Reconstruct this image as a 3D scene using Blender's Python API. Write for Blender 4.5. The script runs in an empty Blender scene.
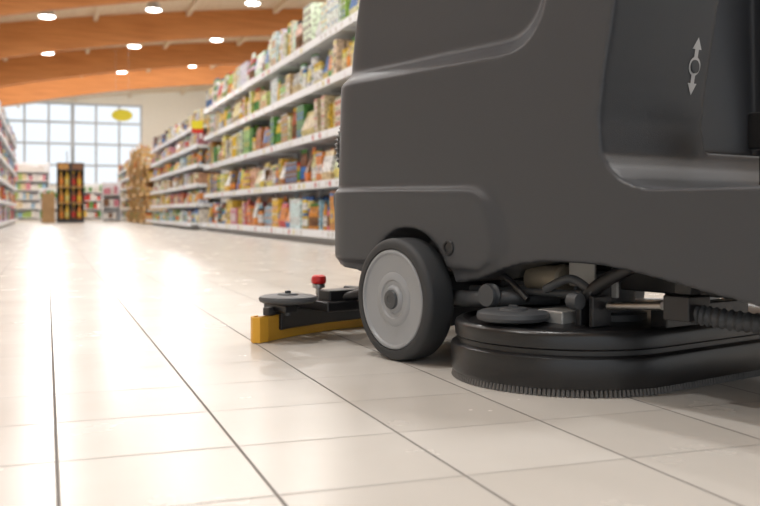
import bpy, bmesh, math, random
from mathutils import Vector, Matrix
from mathutils.bvhtree import BVHTree
random.seed(11)
C = bpy.context.scene.collection
sin, cos, pi = math.sin, math.cos, math.pi

# ---------------------------------------------------------------- materials
def new_mat(name):
    m = bpy.data.materials.new(name); m.use_nodes = True
    nt = m.node_tree
    return m, nt, nt.nodes['Principled BSDF']

def mat(name, col, rough=0.5, metal=0.0, bump=0.0, bscale=200, var=0.0, vscale=8, emit=0):
    m, nt, b = new_mat(name)
    b.inputs['Base Color'].default_value = (*col, 1)
    b.inputs['Roughness'].default_value = rough
    b.inputs['Metallic'].default_value = metal
    tc = nt.nodes.new('ShaderNodeTexCoord')
    if bump > 0:
        n = nt.nodes.new('ShaderNodeTexNoise'); n.inputs['Scale'].default_value = bscale
        n.inputs['Detail'].default_value = 3
        nt.links.new(tc.outputs['Object'], n.inputs['Vector'])
        bp = nt.nodes.new('ShaderNodeBump'); bp.inputs['Strength'].default_value = bump
        bp.inputs['Distance'].default_value = 0.002
        nt.links.new(n.outputs['Fac'], bp.inputs['Height'])
        nt.links.new(bp.outputs['Normal'], b.inputs['Normal'])
    if var > 0:
        n = nt.nodes.new('ShaderNodeTexNoise'); n.inputs['Scale'].default_value = vscale
        nt.links.new(tc.outputs['Object'], n.inputs['Vector'])
        r = nt.nodes.new('ShaderNodeValToRGB')
        r.color_ramp.elements[0].position = 0.3; r.color_ramp.elements[1].position = 0.7
        r.color_ramp.elements[0].color = (*[c*(1-var) for c in col], 1)
        r.color_ramp.elements[1].color = (*[min(1, c*(1+var)) for c in col], 1)
        nt.links.new(n.outputs['Fac'], r.inputs['Fac'])
        nt.links.new(r.outputs['Color'], b.inputs['Base Color'])
    if emit:
        b.inputs['Emission Color'].default_value = (*col, 1)
        b.inputs['Emission Strength'].default_value = emit
    return m

M_body = mat('grey_moulded_plastic', (0.047, 0.050, 0.057), 0.42, bump=0.2, bscale=450)
M_black = mat('black_plastic', (0.014, 0.014, 0.016), 0.38, bump=0.15, bscale=300)
M_deck = mat('deck_black_plastic', (0.012, 0.012, 0.013), 0.3, bump=0.1, bscale=250)
M_rub = mat('tyre_rubber', (0.033, 0.035, 0.038), 0.62, bump=0.3, bscale=350)
M_hub = mat('hub_grey', (0.30, 0.31, 0.325), 0.42, bump=0.1, bscale=200)
M_dgrey = mat('dark_grey_plastic', (0.06, 0.064, 0.07), 0.45, bump=0.2)
M_steel = mat('brushed_steel', (0.42, 0.41, 0.40), 0.4, 1.0, bump=0.1)
M_alu = mat('cast_aluminium', (0.40, 0.40, 0.39), 0.45, 0.4, bump=0.2)
M_beige = mat('motor_beige', (0.34, 0.29, 0.22), 0.45, 0.3, bump=0.1)
M_yel = mat('yellow_rubber', (0.74, 0.38, 0.03), 0.45, var=0.1)
M_red = mat('red_plastic', (0.65, 0.02, 0.02), 0.3)
M_white = mat('white_print', (0.7, 0.7, 0.7), 0.5)
M_brist = mat('grey_bristle', (0.13, 0.125, 0.12), 0.7)
M_shelf = mat('white_enamel_steel', (0.82, 0.84, 0.87), 0.35)
M_shelfback = mat('shelf_back_panel', (0.45, 0.44, 0.43), 0.5)
M_wall = mat('wall_paint', (0.86, 0.84, 0.76), 0.8, bump=0.1, var=0.02)
M_frame = mat('window_frame', (0.46, 0.51, 0.56), 0.4)
M_lamp = mat('lamp_glow', (1, 0.97, 0.9), 0.5, emit=12)
M_lamph = mat('lamp_housing', (0.5, 0.5, 0.5), 0.4)
M_signy = mat('yellow_sign', (0.80, 0.72, 0.03), 0.5)
M_card = mat('cardboard', (0.40, 0.25, 0.12), 0.8, var=0.1)
M_blackdisp = mat('display_black', (0.02, 0.018, 0.02), 0.4)

def wood_mat(name, c1, c2, stretch):
    m, nt, b = new_mat(name)
    tc = nt.nodes.new('ShaderNodeTexCoord')
    mp = nt.nodes.new('ShaderNodeMapping'); mp.inputs['Scale'].default_value = stretch
    n = nt.nodes.new('ShaderNodeTexNoise'); n.inputs['Scale'].default_value = 3; n.inputs['Detail'].default_value = 5
    r = nt.nodes.new('ShaderNodeValToRGB')
    r.color_ramp.elements[0].position = 0.3; r.color_ramp.elements[1].position = 0.72
    r.color_ramp.elements[0].color = (*c1, 1); r.color_ramp.elements[1].color = (*c2, 1)
    nt.links.new(tc.outputs['Object'], mp.inputs['Vector']); nt.links.new(mp.outputs['Vector'], n.inputs['Vector'])
    nt.links.new(n.outputs['Fac'], r.inputs['Fac']); nt.links.new(r.outputs['Color'], b.inputs['Base Color'])
    b.inputs['Roughness'].default_value = 0.55
    return m
M_beam = wood_mat('glulam_timber', (0.52, 0.19, 0.048), (0.70, 0.29, 0.085), (0.3, 1, 6))
M_plank = wood_mat('ceiling_planks', (0.74, 0.60, 0.43), (0.86, 0.73, 0.56), (8, 0.4, 1))
M_crate = wood_mat('crate_wood', (0.50, 0.29, 0.10), (0.72, 0.46, 0.2), (1, 1, 6))

def vcol_mat(name, rough=0.4):
    m, nt, b = new_mat(name)
    a = nt.nodes.new('ShaderNodeAttribute'); a.attribute_name = 'Col'
    tc = nt.nodes.new('ShaderNodeTexCoord')
    n = nt.nodes.new('ShaderNodeTexNoise'); n.inputs['Scale'].default_value = 26; n.inputs['Detail'].default_value = 2
    nt.links.new(tc.outputs['Object'], n.inputs['Vector'])
    r = nt.nodes.new('ShaderNodeValToRGB'); r.color_ramp.interpolation = 'LINEAR'
    r.color_ramp.elements[0].position = 0.40; r.color_ramp.elements[1].position = 0.56
    r.color_ramp.elements[0].color = (0.42, 0.38, 0.36, 1); r.color_ramp.elements[1].color = (1, 1, 1, 1)
    nt.links.new(n.outputs['Fac'], r.inputs['Fac'])
    mx = nt.nodes.new('ShaderNodeMix'); mx.data_type = 'RGBA'; mx.blend_type = 'MULTIPLY'
    mx.inputs[0].default_value = 0.75
    nt.links.new(a.outputs['Color'], mx.inputs[6]); nt.links.new(r.outputs['Color'], mx.inputs[7])
    nt.links.new(mx.outputs[2], b.inputs['Base Color'])
    b.inputs['Roughness'].default_value = rough
    return m
M_goods = vcol_mat('printed_packaging')

# floor tiles
def floor_mat():
    m, nt, b = new_mat('ceramic_floor_tiles')
    L = nt.links.new
    def math_(op, a=None, bb=None, v=None):
        n = nt.nodes.new('ShaderNodeMath'); n.operation = op
        if a is not None:
            if isinstance(a, (int, float)): n.inputs[0].default_value = a
            else: L(a, n.inputs[0])
        if bb is not None:
            if isinstance(bb, (int, float)): n.inputs[1].default_value = bb
            else: L(bb, n.inputs[1])
        if v is not None: n.inputs[2].default_value = v
        return n.outputs[0]
    g = nt.nodes.new('ShaderNodeNewGeometry')
    s = nt.nodes.new('ShaderNodeSeparateXYZ'); L(g.outputs['Position'], s.inputs[0])
    T = 0.255
    ux = math_('DIVIDE', math_('SUBTRACT', s.outputs[0], 0.013), T)
    uy = math_('DIVIDE', math_('SUBTRACT', s.outputs[1], 1.374), T)
    def dist(u):
        f = math_('FRACT', u)
        return math_('MULTIPLY', math_('MINIMUM', f, math_('SUBTRACT', 1.0, f)), T)
    dx, dy = dist(ux), dist(uy)
    def line(d, w0, w1):
        mr = nt.nodes.new('ShaderNodeMapRange'); mr.inputs[1].default_value = w0; mr.inputs[2].default_value = w1
        mr.inputs[3].default_value = 1; mr.inputs[4].default_value = 0
        L(d, mr.inputs[0]); return mr.outputs[0]
    lx = math_('MULTIPLY', line(dx, 0.0016, 0.0029), 0.92); ly = math_('MULTIPLY', line(dy, 0.0016, 0.0030), 0.62)
    gr = math_('MAXIMUM', lx, ly)
    cx = nt.nodes.new('ShaderNodeCombineXYZ'); L(math_('FLOOR', ux), cx.inputs[0]); L(math_('FLOOR', uy), cx.inputs[1])
    wn = nt.nodes.new('ShaderNodeTexWhiteNoise'); wn.noise_dimensions = '2D'; L(cx.outputs[0], wn.inputs['Vector'])
    r = nt.nodes.new('ShaderNodeValToRGB')
    r.color_ramp.elements[0].color = (0.605, 0.570, 0.525, 1); r.color_ramp.elements[1].color = (0.665, 0.632, 0.588, 1)
    L(wn.outputs['Value'], r.inputs['Fac'])
    n = nt.nodes.new('ShaderNodeTexNoise'); n.inputs['Scale'].default_value = 5; n.inputs['Detail'].default_value = 4
    L(g.outputs['Position'], n.inputs['Vector'])
    r2 = nt.nodes.new('ShaderNodeValToRGB')
    r2.color_ramp.elements[0].position = 0.25; r2.color_ramp.elements[1].position = 0.75
    r2.color_ramp.elements[0].color = (0.95, 0.945, 0.935, 1); r2.color_ramp.elements[1].color = (1, 1, 1, 1)
    L(n.outputs['Fac'], r2.inputs['Fac'])
    mx = nt.nodes.new('ShaderNodeMix'); mx.data_type = 'RGBA'; mx.blend_type = 'MULTIPLY'; mx.inputs[0].default_value = 1
    L(r.outputs['Color'], mx.inputs[6]); L(r2.outputs['Color'], mx.inputs[7])
    m2 = nt.nodes.new('ShaderNodeMix'); m2.data_type = 'RGBA'
    L(gr, m2.inputs[0]); L(mx.outputs[2], m2.inputs[6]); m2.inputs[7].default_value = (0.16, 0.148, 0.138, 1)
    L(m2.outputs[2], b.inputs['Base Color'])
    ro = math_('ADD', math_('MULTIPLY', n.outputs['Fac'], 0.06), 0.235)
    L(math_('MAXIMUM', ro, math_('MULTIPLY', gr, 0.9)), b.inputs['Roughness'])
    # joints are matt mortar: much less specular than the glaze
    L(math_('MULTIPLY', math_('SUBTRACT', 1.0, gr), 0.38), b.inputs['Specular IOR Level'])
    bp = nt.nodes.new('ShaderNodeBump'); bp.inputs['Strength'].default_value = 0.4; bp.inputs['Distance'].default_value = 0.002
    L(math_('SUBTRACT', math_('MULTIPLY', n.outputs['Fac'], 0.15), gr), bp.inputs['Height'])
    L(bp.outputs['Normal'], b.inputs['Normal'])
    return m
M_floor = floor_mat()

# ---------------------------------------------------------------- mesh helpers
def mk(name, verts, faces, m=None, parent=None, smooth=False, bevel=0.0, segs=2, recalc=True):
    me = bpy.data.meshes.new(name)
    me.from_pydata([tuple(v) for v in verts], [], faces)
    if recalc:
        bm = bmesh.new(); bm.from_mesh(me)
        bmesh.ops.recalc_face_normals(bm, faces=bm.faces); bm.to_mesh(me); bm.free()
    o = bpy.data.objects.new(name, me); C.objects.link(o)
    if m: me.materials.append(m)
    if parent: o.parent = parent
    if smooth:
        me.shade_smooth()
        md = o.modifiers.new('es', 'EDGE_SPLIT'); md.split_angle = math.radians(38)
    if bevel > 0:
        md = o.modifiers.new('b', 'BEVEL'); md.width = bevel; md.segments = segs; md.limit_method = 'ANGLE'
        me.shade_smooth()
        if smooth: o.modifiers.remove(o.modifiers['es'])
        md.harden_normals = True
    return o

def box_vf(x0, x1, y0, y1, z0, z1):
    v = [(x0,y0,z0),(x1,y0,z0),(x1,y1,z0),(x0,y1,z0),(x0,y0,z1),(x1,y0,z1),(x1,y1,z1),(x0,y1,z1)]
    f = [(0,3,2,1),(4,5,6,7),(0,1,5,4),(1,2,6,5),(2,3,7,6),(3,0,4,7)]
    return v, f
def box(name, x0, x1, y0, y1, z0, z1, m, parent=None, bevel=0.0):
    v, f = box_vf(x0, x1, y0, y1, z0, z1)
    return mk(name, v, f, m, parent, bevel=bevel)
def boxes(name, lst, m, parent=None, bevel=0.0):
    V, F = [], []
    for b in lst:
        v, f = box_vf(*b); n = len(V); V += v; F += [tuple(i+n for i in q) for q in f]
    return mk(name, V, F, m, parent, bevel=bevel)

def lathe_vf(prof, n=48, axis='z', c=(0,0,0), cap=True):
    V, F = [], []
    for (r, h) in prof:
        for i in range(n):
            a = 2*pi*i/n
            p = (r*cos(a), r*sin(a), h)
            if axis == 'y': p = (p[0], h, p[1])
            if axis == 'x': p = (h, p[0], p[1])
            V.append((p[0]+c[0], p[1]+c[1], p[2]+c[2]))
    for k in range(len(prof)-1):
        for i in range(n):
            j = (i+1) % n
            F.append((k*n+i, k*n+j, (k+1)*n+j, (k+1)*n+i))
    if cap:
        F.append(tuple(range(n))); F.append(tuple((len(prof)-1)*n+i for i in range(n)))
    return V, F
def lathe(name, prof, m, parent=None, axis='z', c=(0,0,0), n=48, cap=True):
    V, F = lathe_vf(prof, n, axis, c, cap)
    return mk(name, V, F, m, parent, smooth=True)

def catmull(pts, sub=8):
    P = [Vector(p) for p in pts]; out = []
    for i in range(len(P)-1):
        p0 = P[max(i-1,0)]; p1 = P[i]; p2 = P[i+1]; p3 = P[min(i+2,len(P)-1)]
        for s in range(sub):
            t = s/sub
            out.append(0.5*((2*p1)+(p2-p0)*t+(2*p0-5*p1+4*p2-p3)*t*t+(3*p1-p0-3*p2+p3)*t**3))
    out.append(P[-1]); return out
def tube(name, pts, rad, m, parent=None, sub=8, n=14, rib=0.0, nribs=0):
    P = catmull(pts, sub) if sub > 1 else [Vector(p) for p in pts]
    V, F = [], []; up = Vector((0.03,0.02,1)).normalized()
    for i, p in enumerate(P):
        t = (P[min(i+1,len(P)-1)]-P[max(i-1,0)]).normalized()
        a = t.cross(up)
        if a.length < 0.1: a = t.cross(Vector((1,0,0)))
        a.normalize(); b = t.cross(a)
        r = rad + (rib*(1 if i % 2 else -1) if rib else 0)
        for k in range(n):
            an = 2*pi*k/n; V.append(p + a*cos(an)*r + b*sin(an)*r)
    for i in range(len(P)-1):
        for k in range(n):
            j = (k+1) % n
            F.append((i*n+k, i*n+j, (i+1)*n+j, (i+1)*n+k))
    F.append(tuple(range(n))); F.append(tuple((len(P)-1)*n+k for k in range(n)))
    return mk(name, V, F, m, parent, smooth=True)

def prism(name, prof, y0, y1, m=None, parent=None, bevel=0):
    n = len(prof)
    V = [(x, y0, z) for x, z in prof] + [(x, y1, z) for x, z in prof]
    F = [tuple(range(n)), tuple(range(2*n-1, n-1, -1))]
    for i in range(n):
        j = (i+1) % n; F.append((i, j, n+j, n+i))
    return mk(name, V, F, m, parent, bevel=bevel)
def rounded(poly, r, seg=6):
    out = []; n = len(poly)
    for i in range(n):
        p = Vector(poly[i]).to_2d(); a = Vector(poly[i-1]).to_2d(); b = Vector(poly[(i+1) % n]).to_2d()
        rr = r[i] if isinstance(r, (list, tuple)) else r
        da, db = (a-p), (b-p); rr = min(rr, da.length*0.49, db.length*0.49)
        if rr <= 1e-5: out.append(tuple(p)); continue
        s = p+da.normalized()*rr; e = p+db.normalized()*rr
        for k in range(seg+1):
            t = k/seg
            q = s*(1-t)**2 + p*2*t*(1-t) + e*t*t
            out.append(tuple(q))
    return out
def sweep(name, path, half_w, z0, z1, m, parent=None, bevel=0, off=0.0):
    P = [Vector(p).to_2d() for p in path]; V, F = [], []
    for i, p in enumerate(P):
        t = (P[min(i+1,len(P)-1)]-P[max(i-1,0)]).normalized(); nn = Vector((-t.y, t.x))
        a = p+nn*(off-half_w); b = p+nn*(off+half_w)
        V += [(a.x,a.y,z0),(b.x,b.y,z0),(b.x,b.y,z1),(a.x,a.y,z1)]
    for i in range(len(P)-1):
        for k in range(4):
            j = (k+1) % 4; F.append((i*4+k, i*4+j, (i+1)*4+j, (i+1)*4+k))
    F.append((0,1,2,3)); e = (len(P)-1)*4; F.append((e,e+1,e+2,e+3))
    return mk(name, V, F, m, parent, bevel=bevel)
def empty(name, loc=(0,0,0), rz=0):
    o = bpy.data.objects.new(name, None); C.objects.link(o); o.location = loc; o.rotation_euler = (0,0,rz)
    o.empty_display_size = 0.2
    return o

# ---------------------------------------------------------------- room shell
XL, XR, YN, YB = -9.0, 24.0, -6.0, 50.0
box('floor', XL, XR, YN, YB+0.3, -0.1, 0, M_floor)
def ceil_z(x): return 5.95 + 0.15*x - 0.0045*x*x
def beam_z(x): return 5.00 + 0.19*x - 0.0075*x*x
xs = [XL + (XR-XL)*i/40 for i in range(41)]
V = []; F = []
for x in xs:
    for y in (YN, YB+0.3):
        V += [(x, y, ceil_z(x)), (x, y, ceil_z(x)+0.15)]
for i in range(40):
    a = i*4; b = a+4
    F += [(a, a+2, b+2, b), (a+1, b+1, b+3, a+3), (a, b, b+1, a+1), (a+2, a+3, b+3, b+2)]
mk('ceiling', V, F, M_plank)
for k in range(8):
    yb = 40.7 - 6.0*k
    V = []; F = []
    for x in xs:
        for y in (yb-0.11, yb+0.11):
            V += [(x, y, beam_z(x)), (x, y, ceil_z(x)+0.02)]
    for i in range(40):
        a = i*4; b = a+4
        F += [(a, a+2, b+2, b), (a, b, b+1, a+1), (a+2, a+3, b+3, b+2), (a+1, b+1, b+3, a+3)]
    F += [(0,1,3,2), (160,162,163,161)]
    mk('timber_beam' if k == 0 else 'timber_beam.%03d' % k, V, F, M_beam)
pl = []
for x in [-6.75+2.7*i for i in range(11)]:
    z = ceil_z(x); pl.append((x-0.06, x+0.06, YN, YB, z-0.16, z+0.01))
boxes('trim_purlins', pl, M_plank)

# walls
box('wall_left', XL-0.3, XL, YN, YB+0.3, 0, 7, M_wall)
box('wall_right', XR, XR+0.3, YN, YB+0.3, 0, 7.5, M_wall)
WX0, WX1, WZ0, WZ1 = -8.0, 4.7, 1.7, 5.95
zt = 8.0
boxes('wall_back', [(XL, XR, YB, YB+0.3, 0, WZ0), (XL, WX0, YB, YB+0.3, WZ0, zt),
                    (WX1, XR, YB, YB+0.3, WZ0, zt), (WX0, WX1, YB, YB+0.3, WZ1, zt)], M_wall)
fr = []
nx = 11
for i in range(nx+1):
    x = WX0 + (WX1-WX0)*i/nx; w = 0.05
    if i % 3 == 2: w = 0.09
    fr.append((max(WX0, x-w), min(WX1, x+w), YB+0.05, YB+0.2, WZ0, WZ1))
for j, z in enumerate([WZ0+0.05, 2.75, 3.85, 4.95, WZ1-0.05]):
    fr.append((WX0, WX1, YB+0.06, YB+0.19, z-0.05, z+0.05))
boxes('window_1', fr, M_frame)

# lamps
lamp_xs = [-2.7, 0.0, 2.7, 5.4, 8.1]
k = 0
for y in [2.1, 7.95, 13.8, 19.65, 25.5, 31.35, 37.2, 43.0]:
    for x in lamp_xs:
        z = 5.42 + 0.14*x
        e = empty('ceiling_lamp' if k == 0 else 'ceiling_lamp.%03d' % k, (x, y, z))
        lathe('housing', [(0.03, ceil_z(x)-z), (0.03, 0.22), (0.12, 0.2), (0.2, 0.05), (0.24, 0.0), (0.22, -0.01), (0.21, 0.02)], M_lamph, e, n=24)
        lathe('diffuser', [(0.2, -0.005), (0.17, -0.035), (0.08, -0.05)], M_lamp, e, n=24)
        if y > 37:
            ld = bpy.data.lights.new('lamp_light', 'POINT'); ld.shadow_soft_size = 0.15; ld.energy = 125
        else:
            ld = bpy.data.lights.new('lamp_light', 'AREA'); ld.shape = 'DISK'; ld.size = 0.5; ld.energy = 86
        ld.color = (1, 0.985, 0.97)
        lo = bpy.data.objects.new('lamp_light', ld); C.objects.link(lo); lo.parent = e; lo.location = (0,0,-0.07 if y < 37 else -.3)
        k += 1

# ---------------------------------------------------------------- groceries
class Goods:
    def __init__(s): s.V=[]; s.F=[]; s.K=[]
    def add(s, v, f, cols):
        n = len(s.V); s.V += v; s.F += [tuple(i+n for i in q) for q in f]; s.K += cols
    def patch(s, xf, y0, y1, z0, z1, col):
        s.add([(xf,y0,z0),(xf,y1,z0),(xf,y1,z1),(xf,y0,z1)], [(0,1,2,3)], [col])
    def box(s, x0,x1,y0,y1,z0,z1, col, lab=None, face=-1, L=None, lab2=None):
        v, f = box_vf(x0,x1,y0,y1,z0,z1); s.add(v, f, [col]*6)
        if lab:
            xf = (x0-0.001) if face < 0 else (x1+0.001)
            xg = xf + face*.001
            w, h = y1-y0, z1-z0
            a, b, hh = L
            s.patch(xf, y0+w*a, y1-w*a, z0+h*b, z0+h*(b+hh), lab)
            if lab2:
                s.patch(xg, y0+w*.25, y0+w*.62, z0+h*(b+hh*.3), z0+h*(b+hh*.75), lab2)
                s.patch(xf, y0+.002, y1-.002, z0+h*.88, z0+h*.96, lab2)
    def bag(s, x0,x1,y0,y1,z0,z1, col, lab, face):
        xm = (x0+x1)/2; zm = z0+(z1-z0)*.82
        v = [(x0+.01,y0+.01,z0),(x1-.01,y0+.01,z0),(x1-.01,y1-.01,z0),(x0+.01,y1-.01,z0),
             (x0,y0,z0+(z1-z0)*.3),(x1,y0,z0+(z1-z0)*.3),(x1,y1,z0+(z1-z0)*.3),(x0,y1,z0+(z1-z0)*.3),
             (xm-.02,y0+.005,zm),(xm+.02,y0+.005,zm),(xm+.02,y1-.005,zm),(xm-.02,y1-.005,zm),
             (xm-.003,y0,z1),(xm+.003,y0,z1),(xm+.003,y1,z1),(xm-.003,y1,z1)]
        f = [(0,3,2,1),(12,13,14,15)]; c=[col,col]
        for r in range(3):
            for i in range(4):
                j=(i+1)%4; f.append((r*4+i,r*4+j,r*4+4+j,r*4+4+i)); c.append(lab if r==1 else col)
        s.add(v,f,c)
    def bottle(s, x,y,z0,r,h, col, lab, cap, jar=False):
        n=10
        if jar: pr=[(r*.9,0),(r,h*.05),(r,h*.2),(r,h*.65),(r,h*.8),(r*.8,h*.85),(r*.85,h*.86),(r*.85,h)]; cc=[col,col,lab,col,col,cap,cap]
        else: pr=[(r*.9,0),(r,h*.04),(r,h*.15),(r,h*.5),(r*.95,h*.62),(r*.4,h*.82),(r*.38,h*.9),(r*.45,h*.9),(r*.45,h)]; cc=[col,col,lab,col,col,col,cap,cap]
        V=[(x+q*cos(2*pi*i/n),y+q*sin(2*pi*i/n),z0+t) for q,t in pr for i in range(n)]
        F=[];K=[]
        for a in range(len(pr)-1):
            for i in range(n):
                j=(i+1)%n; F.append((a*n+i,a*n+j,(a+1)*n+j,(a+1)*n+i)); K.append(cc[a])
        F.append(tuple((len(pr)-1)*n+i for i in range(n))); K.append(cap)
        s.add(V,F,K)
    def obj(s, name, m=None, parent=None):
        me = bpy.data.meshes.new(name); me.from_pydata(s.V, [], s.F)
        ca = me.color_attributes.new(name='Col', type='FLOAT_COLOR', domain='CORNER')
        d=[]
        for f,c in zip(s.F,s.K):
            for _ in f: d += [c[0],c[1],c[2],1.0]
        ca.data.foreach_set('color', d)
        me.materials.append(m or M_goods)
        o = bpy.data.objects.new(name, me); C.objects.link(o)
        if parent: o.parent = parent
        return o

W=(.82,.82,.80); CR=(.78,.66,.42); YE=(.84,.56,.06); LY=(.82,.71,.24); OR=(.80,.28,.05); RE=(.60,.05,.035)
GR=(.10,.32,.08); LG=(.38,.55,.14); BL=(.05,.18,.50); LB=(.25,.47,.68); BR=(.22,.10,.04); TN=(.56,.37,.18); PK=(.70,.25,.33); DK=(.04,.04,.05); AM=(.55,.28,.06)
P_top=[W,W,W,W,CR,LG,LY,(.75,.8,.75),TN]
P_2=[W,LY,YE,LG,GR,W,CR,TN,W,LY]
P_3=[CR,GR,LG,W,YE,AM,LY,(.6,.18,.07),GR,CR]
P_4=[AM,YE,BR,CR,OR,TN,LY,YE,BR,CR]
P_5=[OR,OR,LB,BL,OR,PK,YE,W,LB,RE]
def fill(G, xf, s, y0, y1, z, gap, pal, depth=0.42, hmin=.5):
    y = y0+0.03
    while y < y1-0.12:
        kind = random.choice(['box','box','bag','bottle','jar','box','bag','bottle','jar'])
        col = random.choice(pal); lab = random.choice([W,W,W,YE,RE,BL,GR,CR,LY,OR,BR]); lab2 = random.choice([W,YE,RE,BL,GR,LY,DK,LB]); cap = random.choice([W,RE,GR,BL,DK,YE])
        w = random.uniform(.06,.14) if kind in('box','bag') else random.uniform(.055,.09)
        h = min(gap*random.uniform(hmin,.93), gap-.04)
        nrep = random.randint(1,4); back = random.uniform(.01,.06)
        dd = random.uniform(.08,.2)
        jit = tuple(max(0,min(1,c*random.uniform(.8,1.15))) for c in col)
        L = (random.uniform(.08,.2), random.uniform(.12,.35), random.uniform(.25,.5))
        stack = 1
        if kind in('box','jar') and h > .28 and random.random()<.6: stack = random.choice([2,2,3])
        if kind == 'jar' and stack == 1: h = min(h,.26)
        for q in range(nrep):
            if y+w > y1-0.03: break
            for row in range(2):
                d0 = back + row*(dd+.015)
                if d0+dd > depth: break
                if row==0 and random.random()<.04: continue
                hs = h/stack
                for t in range(stack):
                    zz = z+t*hs
                    xa = xf+s*d0; xb = xf+s*(d0+(dd if kind in('box','bag') else w)); x0,x1=min(xa,xb),max(xa,xb)
                    if kind=='box': G.box(x0,x1,y+.003,y+w-.003,zz,zz+hs-.003,jit,lab,-s,L,lab2)
                    elif kind=='bag': G.bag(x0,x1,y+.003,y+w-.003,zz,zz+hs,jit,lab,-s)
                    else: G.bottle((x0+x1)/2,y+w/2,zz,w/2-.003,hs-.002,jit,lab,cap,kind=='jar')
            y += w+.004
        y += random.uniform(0,.02)

def gondola(name, xf, s, y0, y1, lips, top_h, pals, pname, depth=0.5, lip=0.07, base_out=0.0):
    root = empty(name, (0,0,0))
    pl=[]; lp=[]
    for i,z in enumerate(lips):
        bo = base_out if i==0 else 0
        xa, xb = xf - s*bo, xf+s*depth
        pl.append((min(xa,xb)+.004,max(xa,xb)-.004,y0,y1,z-.035,z-.003))
        a, b = xf-s*bo, xf-s*bo-s*.014
        lp.append((min(a,b),max(a,b),y0,y1,z-lip,z+.012))
    boxes('shelf_boards', pl, M_shelf, root)
    boxes('price_rails', lp, M_shelf, root)
    H = lips[-1]+top_h*0.35
    a,b = xf+s*depth, xf+s*(depth+.03)
    box('back_panel', min(a,b),max(a,b), y0,y1, 0.0, H, M_shelfback, root)
    ups=[]; y=y0
    while y <= y1+0.01:
        a,b = xf+s*(depth-.05), xf+s*(depth+.04)
        ups.append((min(a,b),max(a,b),y-.02,y+.02,0,H+.03)); y += (y1-y0)/max(1,round((y1-y0)/1.25))
    boxes('uprights', ups, M_shelf, root)
    a,b = xf+s*.05, xf+s*(depth)
    box('plinth', min(a,b),max(a,b),y0+.01,y1-.01,0,lips[0]-.03,M_shelfback,root)
    a,b = xf+s*.02, xf+s*depth
    br=[]
    yy=y0
    while yy <= y1+.01:
        for z in lips: br.append((min(a,b),max(a,b),yy-.004,yy+.004,z-.07,z-.002))
        yy += (y1-y0)/max(1,round((y1-y0)/1.25))
    boxes('brackets', br, M_shelf, root)
    G=Goods()
    for i,z in enumerate(lips):
        top = i == len(lips)-1
        gap = (lips[i+1]-z-.07) if not top else top_h
        fill(G, xf, s, y0+.02, y1-.02, z, gap, pals[i], depth-.06, .62 if top else .55)
        bo = base_out if i==0 else 0
        yy=y0+.1
        while yy<y1-.2:
            x=xf-s*bo-s*.0145
            if random.random()<.6:
                c=random.choice([W,W,LY,W,RE,(.9,.9,.95)])
                G.patch(x,yy,yy+.07,z-lip+.010,z-.004,c)
            yy += random.uniform(.12,.3)
    G.obj(pname)
    return root

gondola('supermarket_shelf', 2.80, 1, 5.2, 17.6, [.145,.68,1.21,1.76,2.26], .52, [P_5,P_4,P_3,P_2,P_top], 'grocery_products', depth=.52, base_out=.03)
P_m=[W,CR,YE,GR,RE,TN,OR,LB,BR]
gondola('supermarket_shelf.001', 2.72, 1, 17.9, 26.5, [.14,.52,.9,1.28,1.66,2.04], .38, [[GR,W,LB,LG,TN],[CR,W,YE,RE],[CR,TN,W,BR],P_m,[W,CR,YE,PK],[W,CR,LY,BR]], 'grocery_products.001', base_out=.12)
gondola('supermarket_shelf.002', 2.9, 1, 33.8, 42.5, [.14,.52,.9,1.28,1.66,2.04], .38, [P_m]*6, 'grocery_products.002')
gondola('supermarket_shelf.003', -0.90, -1, 10.0, 31.5, [.14,.60,1.06,1.52,1.98,2.40], .38, [[RE,BR,W,BL],[RE,BL,W,OR],[RE,W,BL,YE],[W,RE,DK,LB],[W,BL,RE],[W,LB,W]], 'grocery_products.003')

# wooden crate display
root = empty('wooden_crate_display', (0,0,0))
cr=[]; G=Goods()
for yi in range(5):
    y0=27.2+yi*1.2; y1=y0+1.1
    nz = 5 if yi%2==0 else 6
    for zi in range(nz):
        z0=.02+zi*.40; xf=2.60+.08*((yi+zi)%2)
        x1=xf+.62
        cr += [(xf,x1,y0,y1,z0,z0+.02),(xf,xf+.02,y0,y1,z0+.02,z0+.10),(x1-.02,x1,y0,y1,z0+.02,z0+.37),
               (xf,x1,y0,y0+.03,z0+.02,z0+.10),(xf,x1,y0,y0+.03,z0+.15,z0+.22),(xf,xf+.04,y0,y0+.04,z0,z0+.40),(xf,xf+.04,y1-.04,y1,z0,z0+.40),(xf,x1,y1-.03,y1,z0+.02,z0+.30)]
        fill(G, xf+.03, 1, y0+.04, y1-.04, z0+.02, .36, [AM,YE,CR,TN,OR,YE,RE,W,GR], .55, .75)
boxes('crates', cr, M_crate, root)
G.obj('goods', parent=root)

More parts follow.
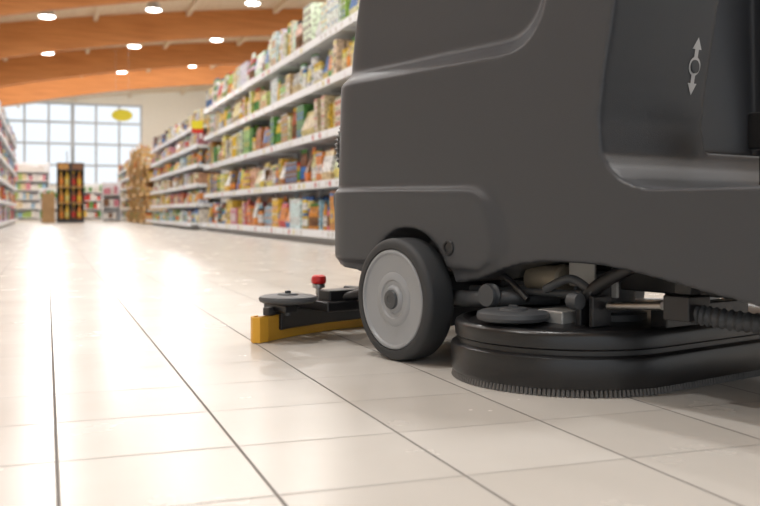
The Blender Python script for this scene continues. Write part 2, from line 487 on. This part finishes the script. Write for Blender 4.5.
# bottle promotion stand in the aisle
root = empty('beer_display_stand', (0.72, 32.0, 0))
boxes('stand', [(-.42,.42,-.3,.3,0,.12),(-.40,.40,.24,.3,.12,1.95),(-.42,-.38,-.3,.3,.12,1.7),(.38,.42,-.3,.3,.12,1.7),
                (-.02,.02,-.3,.24,.12,1.7),(-.42,.42,-.3,.3,1.7,1.95)], M_blackdisp, root)
boxes('stand_shelves', [(-.38,-.02,-.28,.24,.62,.65),(.02,.38,-.28,.24,.62,.65),(-.38,-.02,-.28,.24,1.15,1.18),(.02,.38,-.28,.24,1.15,1.18)], M_crate, root)
G=Goods()
for z,h in ((.121,.46),(.651,.46),(1.181,.48)):
    for i in range(4):
        G.bottle(-.29+.19*i+(.0), -.17, z, .075, h, [AM,YE,BR,OR][i], [YE,OR,LY,RE][(i+1)%4], YE)
G.box(-.38,-.05,-.306,-.301,1.73,1.92,AM,None); G.box(.05,.38,-.306,-.301,1.73,1.92,BR,None)
G.obj('bottles', parent=root)
tube('top_rods', [(-.1,.2,1.9),(-.1,.2,2.35)], .012, M_blackdisp, root, sub=1)
tube('top_rods_2', [(.1,.2,1.9),(.1,.2,2.45)], .012, M_blackdisp, root, sub=1)

root = empty('cardboard_bin', (0.04, 31.6, 0))
boxes('sides', [(-.2,.2,-.2,.2,0,.03),(-.2,.2,-.2,-.185,.03,.95),(-.2,.2,.185,.2,.03,.95),(-.2,-.185,-.185,.185,.03,.95),(.185,.2,-.185,.185,.03,.95)], M_card, root)
G=Goods()
for i in range(3):
    for j in range(3): G.box(-.17+.115*i,-.07+.115*i,-.17+.115*j,-.07+.115*j,.03,1.0+.04*((i+j)%2),random.choice([GR,YE,RE,W]),None)
G.obj('contents', parent=root)

def far_unit(name, x0, x1, y, H, pal):
    r = empty(name, (0,0,0)); n=max(2,int(H/.42)); lst=[(x0,x1,y+.45,y+.5,0,H),(x0,x0+.03,y,y+.5,0,H),(x1-.03,x1,y,y+.5,0,H)]
    G=Goods()
    for i in range(n):
        z=.1+i*(H-.1)/n; lst.append((x0+.03,x1-.03,y,y+.45,z-.03,z))
        x=x0+.05
        while x<x1-.25:
            w=random.uniform(.1,.2); h=random.uniform(.18,.32)
            G.box(x,x+w,y+.03,y+.3,z,z+h,random.choice(pal),None); x+=w+.01
    boxes('frame', lst, M_shelf, r); G.obj('goods', parent=r)
far_unit('display_rack', -1.6, 0.1, 44.5, 2.6, [W,W,LB,CR,W,PK,LG])
far_unit('display_rack.001', 1.4, 2.6, 45.5, 1.7, [W,RE,GR,YE,W])
far_unit('display_rack.002', -.3, .9, 38.5, 1.3, [W,GR,W,LG])
far_unit('display_rack.003', 2.0, 2.7, 37.0, 1.5, [PK,W,W,BR])

# hanging yellow aisle sign
root = empty('hanging_aisle_sign', (2.3, 31.2, 3.50))
n=28
V=[(.33*cos(2*pi*i/n), -.03, .19*sin(2*pi*i/n)) for i in range(n)]+[(.33*cos(2*pi*i/n), .03, .19*sin(2*pi*i/n)) for i in range(n)]
F=[tuple(range(n)),tuple(range(2*n-1,n-1,-1))]+[(i,(i+1)%n,n+(i+1)%n,n+i) for i in range(n)]
mk('board', V, F, M_signy, root)
tube('cord_1', [(-.2,0,.12),(-.2,0,ceil_z(2.1)-3.50)], .003, M_frame, root, sub=1, n=6)
tube('cord_2', [(.2,0,.12),(.2,0,ceil_z(2.5)-3.50)], .003, M_frame, root, sub=1, n=6)
root = empty('shelf_flag_sign', (2.68, 17.75, 1.95))
boxes('flag', [(-.10,.12,-.01,.01,-.1,.14)], M_signy, root, bevel=.004)
boxes('flag_band', [(-.10,.12,-.014,-.011,-.1,-.02)], M_red, root)
boxes('bracket', [(.06,.10,-.01,.01,-.2,-.1)], M_shelf, root)

# ---------------------------------------------------------------- floor scrubber
S = empty('ride_on_floor_scrubber', (0.7595, 2.039, 0), math.radians(-73.7))
Y0, Y1 = 0.06, 0.70
YC = 0.38
prof = [(-.350,.217),(-.352,.40),(-.350,.568),(-.332,.752),(-.292,.90),(-.25,1.04),(-.14,1.09),(.50,1.09),(.63,1.07),(.648,1.0),
        (.607,.743),(.582,.60),(.574,.53),(.581,.462),(.598,.435),(.625,.412),(.66,.398),(.70,.392),(.80,.392),(1.08,.396),(1.13,.41),(1.17,.45),(1.20,.55),
        (1.24,1.02),(1.28,1.06),(1.42,1.05),(1.48,1.0),(1.58,.60),(1.62,.35),(1.60,.22),(1.5,.17),(1.1,.17),(.905,.197),(.795,.215),(.713,.230),(.64,.242),(.579,.2485),
        (.50,.251),(.4246,.249),(.36,.240),(.308,.227),(.246,.2045),(.163,.191),(-.16,.191),(-.24,.20),(-.31,.205)]
body = prism('body', prof, Y0, Y1)
cut = []
def boolean(o, cutter, op):
    md = o.modifiers.new('bo', 'BOOLEAN'); md.operation = op; md.object = cutter; md.solver = 'EXACT'
    cut.append(cutter)
def cutter(o): boolean(body, o, 'DIFFERENCE')
circ = [(0.0+.166*cos(2*pi*i/40), .146+.166*sin(2*pi*i/40)) for i in range(40)]
for st in range(3):
    q = .010*st
    hp = rounded([(-.346,.226),(-.364,.409-q*.15),(.285-q,.402-q*.15),(.335-q*1.8,.262),(.25,.222)], [.0,.02,.07,.06,.02])
    t = .0045*(st+1)
    for (a, b) in ((Y0-t, Y0+.05), (Y1-.05, Y1+t)):
        boolean(body, prism('c', hp, a, b), 'UNION')
for (a, b) in ((-.05, .21), (.55, .81)):
    cutter(prism('c', circ, a, b))
    cutter(box('c', -.13, .13, a, b, 0, .2, None))
for st in range(5):
    o_ = .0070*st; dp = .0070*(st+1)
    rp = rounded([(-.6,.690+o_),(.405-o_,.683+o_),(.47-o_,.95),(.46-o_,1.03-o_),(-.6,1.03-o_)], [0,.10,.04,.03,0], 8)
    cutter(prism('c', rp, Y0-.1, Y0+dp)); cutter(prism('c', rp, Y1-dp, Y1+.1))
cutter(box('c', .52, .9, .39, .66, .475, 1.3, None))
rm = body.modifiers.new('rm', 'REMESH'); rm.mode = 'VOXEL'; rm.voxel_size = 0.006; rm.use_smooth_shade = True
sm = body.modifiers.new('sm', 'SMOOTH'); sm.factor = 0.5; sm.iterations = 9
bpy.context.view_layer.update()
dg = bpy.context.evaluated_depsgraph_get()
me = bpy.data.meshes.new_from_object(body.evaluated_get(dg))
me.name = 'scrubber_body'
for v in me.vertices:
    x, y, z = v.co
    t = max(0, z-.42); s = 1 - .08*t
    if x < -.25: s *= 1 - .08*min(1, (-.25-x)/.10)**2.5
    v.co.y = YC + (y-YC)*s
me.shade_smooth()
body.modifiers.clear(); body.data = me; body.data.materials.clear(); body.data.materials.append(M_body)
for o in set(cut): bpy.data.objects.remove(o, do_unlink=True)
body.parent = S
bvh = BVHTree.FromPolygons([v.co.copy() for v in me.vertices], [tuple(p.vertices) for p in me.polygons])

hit = bvh.ray_cast(Vector((.155, -.5, .272)), Vector((0,1,0)))[0]
py = hit.y if hit else .05
lathe('side_plug', [(.018, .012), (.018, -.002), (.016, -.004), (.012, -.004), (.011, -.001), (.003, -.001)], M_black, S, axis='y', c=(.155, py, .27), n=28)

def on_front(y, z):
    h = bvh.ray_cast(Vector((1.0, y, z)), Vector((-1,0,0)))[0]
    return (h.x if h else .6)+.0012
def decal(name, polys, m):
    V=[];F=[]
    for p in polys:
        n=len(V); V += [(on_front(y,z), y, z) for y,z in p]; F.append(tuple(range(n,n+len(p))))
    mk(name, V, F, m, S, recalc=False)
cy, cz = .335, .648
decal('decal_arrows', [[(cy-.015,cz+.034),(cy+.015,cz+.034),(cy,cz+.058)],[(cy-.015,cz-.034),(cy+.015,cz-.034),(cy,cz-.058)],
                       [(cy-.006,cz+.018),(cy+.006,cz+.018),(cy+.006,cz+.034),(cy-.006,cz+.034)],
                       [(cy-.006,cz-.018),(cy+.006,cz-.018),(cy+.006,cz-.034),(cy-.006,cz-.034)],
                       [(cy+.019*cos(2*pi*i/20), cz+.019*sin(2*pi*i/20)) for i in range(20)]], M_white)
fx = on_front(cy,cz)
lathe('decal_centre', [(.014,-.01),(.014,.002),(.010,.003),(.003,.003)], M_dgrey, S, axis='x', c=(fx,cy,cz), n=20)

# wheels
def wheel(name, yf, sgn, x=0.0, R=.1445, w=.08):
    def yy(t): return sgn*t
    tp = [(.118,.030),(.118,.006),(.120,.001),(.126,.0),(.134,.001),(.140,.005),(.1435,.010),(R,.016),(R,w-.016),(.1435,w-.010),(.140,w-.005),(.130,w),(.11,w),(.11,w-.01)]
    hp_ = [(.118,.012),(.117,.003),(.115,.001),(.110,.001),(.107,.006),(.103,.007),(.064,.009),(.060,.006),(.046,.006),(.043,.009),(.034,.010),(.030,.005),(.028,.003),(.003,.003)]
    k = R/.1445
    lathe(name+'_tyre', [(r*k, yy(t)) for r,t in tp], M_rub, S, axis='y', c=(x,yf,R), n=72, cap=False)
    lathe(name+'_hub', [(r*k, yy(t)) for r,t in hp_] , M_hub, S, axis='y', c=(x,yf,R), n=72, cap=False)
    lathe(name+'_cap', [(.023*k, yy(.006)),(.023*k, yy(.0)),(.021*k,yy(-.003)),(.010*k,yy(-.004)),(.009*k,yy(-.002)),(.002,yy(-.002))], M_dgrey, S, axis='y', c=(x,yf,R), n=36)
    lathe(name+'_back', [(.117*k,yy(w-.01)),(.1*k,yy(w-.02)),(.05*k,yy(w-.015)),(.003,yy(w-.015))], M_dgrey, S, axis='y', c=(x,yf,R), n=48, cap=False)
wheel('wheel_rear_near', 0.0, 1)
wheel('wheel_rear_far', 0.76, -1)
wheel('wheel_front', YC-.04, 1, x=1.38, R=.12)
box('front_fork', 1.32, 1.44, YC-.06, YC-.045, .08, .3, M_black, S, bevel=.004)
box('front_fork_2', 1.32, 1.44, YC+.045, YC+.06, .08, .3, M_black, S, bevel=.004)
lathe('rear_axle', [(.018,.075),(.018,.685)], M_black, S, axis='y', c=(0,0,.1445), n=20)
boxes('chassis', [(-.26,1.2,.22,.26,.19,.245),(-.26,1.2,.52,.56,.19,.245),(-.24,.12,.24,.52,.17,.25),(.82,.9,.24,.52,.18,.24),(-.05,.05,.1,.66,.12,.2)], M_black, S, bevel=.004)
box('belly_pan', .12, .80, .28, .66, .195, .235, M_black, S, bevel=.004)
box('splash_flap', -.215, -.205, .10, .66, .035, .21, M_black, S, bevel=.002)

# ---- scrub deck
cxd, ya, yb2 = .375, .20, .56
def stad(R, n=40):
    P=[]
    for i in range(n+1):
        a = pi + pi*i/n; P.append((cxd+R*cos(a), ya+R*sin(a)))
    for i in range(n+1):
        a = pi*i/n; P.append((cxd+R*cos(a), yb2+R*sin(a)))
    return P
def loft(name, prof, m, n=40, cap=True):
    V=[];F=[]
    for R,z in prof: V += [(x,y,z) for x,y in stad(R,n)]
    q = 2*(n+1)
    for k in range(len(prof)-1):
        for i in range(q):
            j=(i+1)%q; F.append((k*q+i,k*q+j,(k+1)*q+j,(k+1)*q+i))
    if cap: F.append(tuple(range(q))); F.append(tuple((len(prof)-1)*q+i for i in range(q)))
    return mk(name,V,F,m,S,smooth=True)
loft('deck_skirt', [(.240,.02),(.240,.015),(.244,.012),(.250,.014),(.253,.020),(.254,.066),(.252,.072),(.244,.077)], M_deck)
loft('deck_shroud', [(.240,.07),(.240,.086),(.245,.090),(.246,.112),(.243,.119),(.237,.123),(.228,.124),(.222,.119),(.214,.117),(.205,.121),(.15,.127),(.10,.129)], M_deck)
V=[];F=[]
for R,N in ((.246,190),(.236,170)):
    P = stad(R, 200)
    pts=[Vector(p) for p in P]+[Vector(P[0])]
    tot=sum((pts[i+1]-pts[i]).length for i in range(len(pts)-1)); step=tot/N/1.35; acc=0; nxt=0
    for i in range(len(pts)-1):
        seg=(pts[i+1]-pts[i]).length
        while nxt <= acc+seg and seg>0:
            p=pts[i].lerp(pts[i+1],(nxt-acc)/seg); c=Vector((cxd, min(max(p.y,ya),yb2)))
            o=(p-c).normalized(); b=len(V); r1,r2=.0025,.0042
            for (rr,zz,of) in ((r1,.02,0),(r2,.001,.003)):
                for k in range(6):
                    a=2*pi*k/6; V.append((p.x+o.x*of+rr*cos(a), p.y+o.y*of+rr*sin(a), zz))
            for k in range(6):
                j=(k+1)%6; F.append((b+k,b+j,b+6+j,b+6+k))
            F.append(tuple(b+6+k for k in range(6)))
            nxt+=step
        acc+=seg
mk('brush_bristles', V, F, M_brist, S, recalc=False)
lathe('deck_roller', [(.004,.122),(.02,.122),(.02,.128),(.064,.129),(.072,.132),(.075,.138),(.073,.146),(.066,.150),(.03,.151),(.028,.155),(.012,.156),(.003,.156)], M_dgrey, S, c=(.378,.03,0), n=48)
lathe('deck_roller_bolt', [(.010,.154),(.010,.160),(.003,.161)], M_dgrey, S, c=(.378,.03,0), n=6)
for i,y in enumerate((.24,.54)):
    lathe('brush_motor_%d'%i, [(.085,.122),(.085,.140),(.060,.144),(.060,.205),(.064,.207),(.064,.222),(.058,.228),(.02,.23)], M_alu if i else M_dgrey, S, c=(.44,y,0), n=40)
lathe('actuator_can', [(.003,-.05),(.028,-.05),(.031,-.045),(.031,.03),(.034,.032),(.034,.045),(.028,.05),(.003,.05)], M_beige, S, axis='x', c=(.345,.17,.205), n=32)
boxes('deck_plate', [(.40,.47,.075,.16,.124,.152)], M_alu, S, bevel=.004)
boxes('lift_bracket_light', [(.405,.475,.165,.172,.195,.245),(.53,.545,.15,.157,.18,.24)], M_alu, S, bevel=.002)
boxes('lift_brackets', [(.485,.50,.095,.15,.124,.195),(.52,.532,.095,.15,.124,.185),(.69,.745,.10,.165,.155,.20),(.70,.735,.12,.15,.20,.235),(.57,.61,.22,.50,.12,.165)], M_black, S, bevel=.003)
tube('lift_arm', [(.20,.12,.235),(.29,.10,.205),(.35,.10,.165)], .007, M_black, S)
tube('lift_arm_2', [(.49,.11,.175),(.54,.12,.215),(.60,.14,.25)], .014, M_black, S)
tube('lift_link_dark', [(.40,.10,.19),(.46,.11,.215),(.52,.11,.19)], .009, M_dgrey, S)
tube('damper_rod', [(.54,.13,.165),(.66,.14,.175)], .008, M_steel, S, sub=1)
tube('drain_hose', [(.09,.12,.150),(.17,.09,.155),(.24,.085,.160),(.30,.11,.165),(.34,.2,.165)], .018, M_dgrey, S)
tube('corrugated_hose', [(.73,.13,.168),(.82,.15,.160),(.95,.19,.155),(1.15,.28,.165),(1.22,.34,.2)], .017, M_dgrey, S, sub=16, rib=.0022)
lathe('pivot_pulley', [(.003,-.012),(.024,-.012),(.026,-.006),(.020,0),(.026,.006),(.024,.012),(.003,.012)], M_dgrey, S, axis='y', c=(.265,.07,.170), n=28)
lathe('pivot_knob', [(.003,-.012),(.016,-.012),(.018,.0),(.016,.012),(.003,.014)], M_dgrey, S, axis='x', c=(.50,.08,.175), n=24)
tube('link_bar', [(.15,.12,.175),(.50,.12,.185)], .008, M_dgrey, S, sub=1)

# ---- squeegee
sp = [Vector((a,b,0)) for a,b in ((-.452,-.108),(-.515,.02),(-.565,.18),(-.585,.38),(-.565,.58),(-.515,.74),(-.452,.868))]
path = [(p.x,p.y) for p in catmull(sp, 8)]
sweep('squeegee_blade_rear', path, .003, 0.001, .066, M_yel, S, off=.016)
sweep('squeegee_blade_front', path, .003, 0.001, .068, M_yel, S, off=-.014)
sweep('squeegee_bar', path[5:-5], .027, .026, .080, M_black, S, bevel=.004)
sweep('squeegee_clamp', path[3:-3], .010, .069, .090, M_dgrey, S, bevel=.002)
for sfx, yy, sg in (('near',-.108,1),('far',.868,-1)):
    pth=[(-.484,yy+sg*.018),(-.470,yy-sg*.006),(-.448,yy-sg*.012),(-.436,yy-sg*.002),(-.447,yy+sg*.03)]
    sweep('squeegee_tip_'+sfx, pth, .004, .001, .070, M_yel, S, bevel=.002)
    ry = yy+sg*.082
    lathe('squeegee_roller_'+sfx, [(.003,.100),(.03,.100),(.03,.105),(.070,.106),(.077,.110),(.079,.116),(.076,.122),(.066,.125),(.03,.126),(.026,.130),(.003,.131)], M_dgrey, S, c=(-.43,ry,0), n=48)
    box('roller_bracket_'+sfx, -.53, -.41, ry-.02, ry+.02, .078, .099, M_black, S, bevel=.004)
    lathe('roller_axle_'+sfx, [(.008,.07),(.008,.137),(.003,.138)], M_dgrey, S, c=(-.43,ry,0), n=12)
    ky = yy+sg*.225
    lathe('knob_stem_'+sfx, [(.016,.08),(.016,.112),(.009,.114),(.009,.132),(.018,.134),(.018,.144)], M_steel, S, c=(-.50,ky,0), n=20)
    lathe('red_knob_'+sfx, [(.010,.144),(.020,.146),(.022,.154),(.020,.166),(.014,.170),(.003,.171)], M_red, S, c=(-.50,ky,0), n=12)
    boxes('knob_bracket_'+sfx, [(-.53,-.36,min(ky-sg*.06,ky+sg*.05),max(ky-sg*.06,ky+sg*.05),.078,.106),(-.44,-.38,min(ky-sg*.04,ky+sg*.10),max(ky-sg*.04,ky+sg*.10),.10,.135)], M_black, S, bevel=.005)
boxes('squeegee_arms', [(-.56,-.25,.24,.27,.10,.13),(-.56,-.25,.49,.52,.10,.13),(-.57,-.50,.20,.56,.085,.12)], M_black, S, bevel=.005)
tube('squeegee_link', [(-.40,.12,.11),(-.34,.16,.13),(-.26,.2,.16)], .012, M_black, S)
tube('vacuum_hose', [(-.56,.38,.09),(-.60,.36,.22),(-.54,.30,.38),(-.43,.22,.52),(-.375,.17,.60),(-.34,.16,.72)], .022, M_black, S, sub=14, rib=.003)
tube('recovery_hose', [(-.33,.14,.40),(-.38,.135,.46),(-.396,.13,.53),(-.38,.135,.58),(-.33,.14,.64)], .020, M_black, S, sub=10, rib=.0028)

# ---- seat, steering, pedal
prism('seat_base', [(.02,1.09),(.50,1.09),(.47,1.16),(.05,1.16)], .20, .56, M_black, S, bevel=.02)
prism('seat_cushion', rounded([(.02,1.16),(.50,1.16),(.52,1.22),(.02,1.24)], .03), .16, .60, M_black, S, bevel=.025)
prism('seat_back', rounded([(.0,1.2),(.08,1.2),(.0,1.62),(-.07,1.62)], .03), .17, .59, M_black, S, bevel=.025)
tube('steering_column', [(1.36,.38,1.0),(1.22,.38,1.18)], .03, M_black, S, sub=1)
n=40; ring=[]
for i in range(n+1):
    a=2*pi*i/n; ring.append((1.21+.13*cos(a)*.6, .38+.17*sin(a), 1.19+.13*cos(a)*.75))
tube('steering_wheel_rim', ring, .014, M_black, S, sub=1)
tube('steering_spoke', [(1.21,.22,1.19),(1.21,.54,1.19)], .012, M_black, S, sub=1)
tube('steering_spoke_2', [(1.21,.38,1.19),(1.285,.38,1.285)], .012, M_black, S, sub=1)
boxes('pedal', [(.67,.73,.395,.47,.475,.55),(.68,.72,.42,.44,.39,.48)], M_black, S, bevel=.006)

# ---------------------------------------------------------------- world + camera
w = bpy.data.worlds.new('World'); bpy.context.scene.world = w; w.use_nodes = True
bg = w.node_tree.nodes['Background']; bg.inputs[0].default_value = (0.90, 0.95, 1.0, 1); bg.inputs[1].default_value = 1.1

cam = bpy.data.cameras.new('camera'); co = bpy.data.objects.new('camera', cam); C.objects.link(co)
co.location = (0, 0, 0.35)
co.rotation_euler = (math.radians(90), 0, -math.atan(333/926))
cam.sensor_width = 36; cam.lens = 926/760*36; cam.shift_y = -41/760
cam.dof.use_dof = True; cam.dof.focus_distance = 2.0; cam.dof.aperture_fstop = 4.8
cam.clip_start = 0.02
bpy.context.scene.camera = co
bpy.context.scene.view_settings.view_transform = 'Standard'
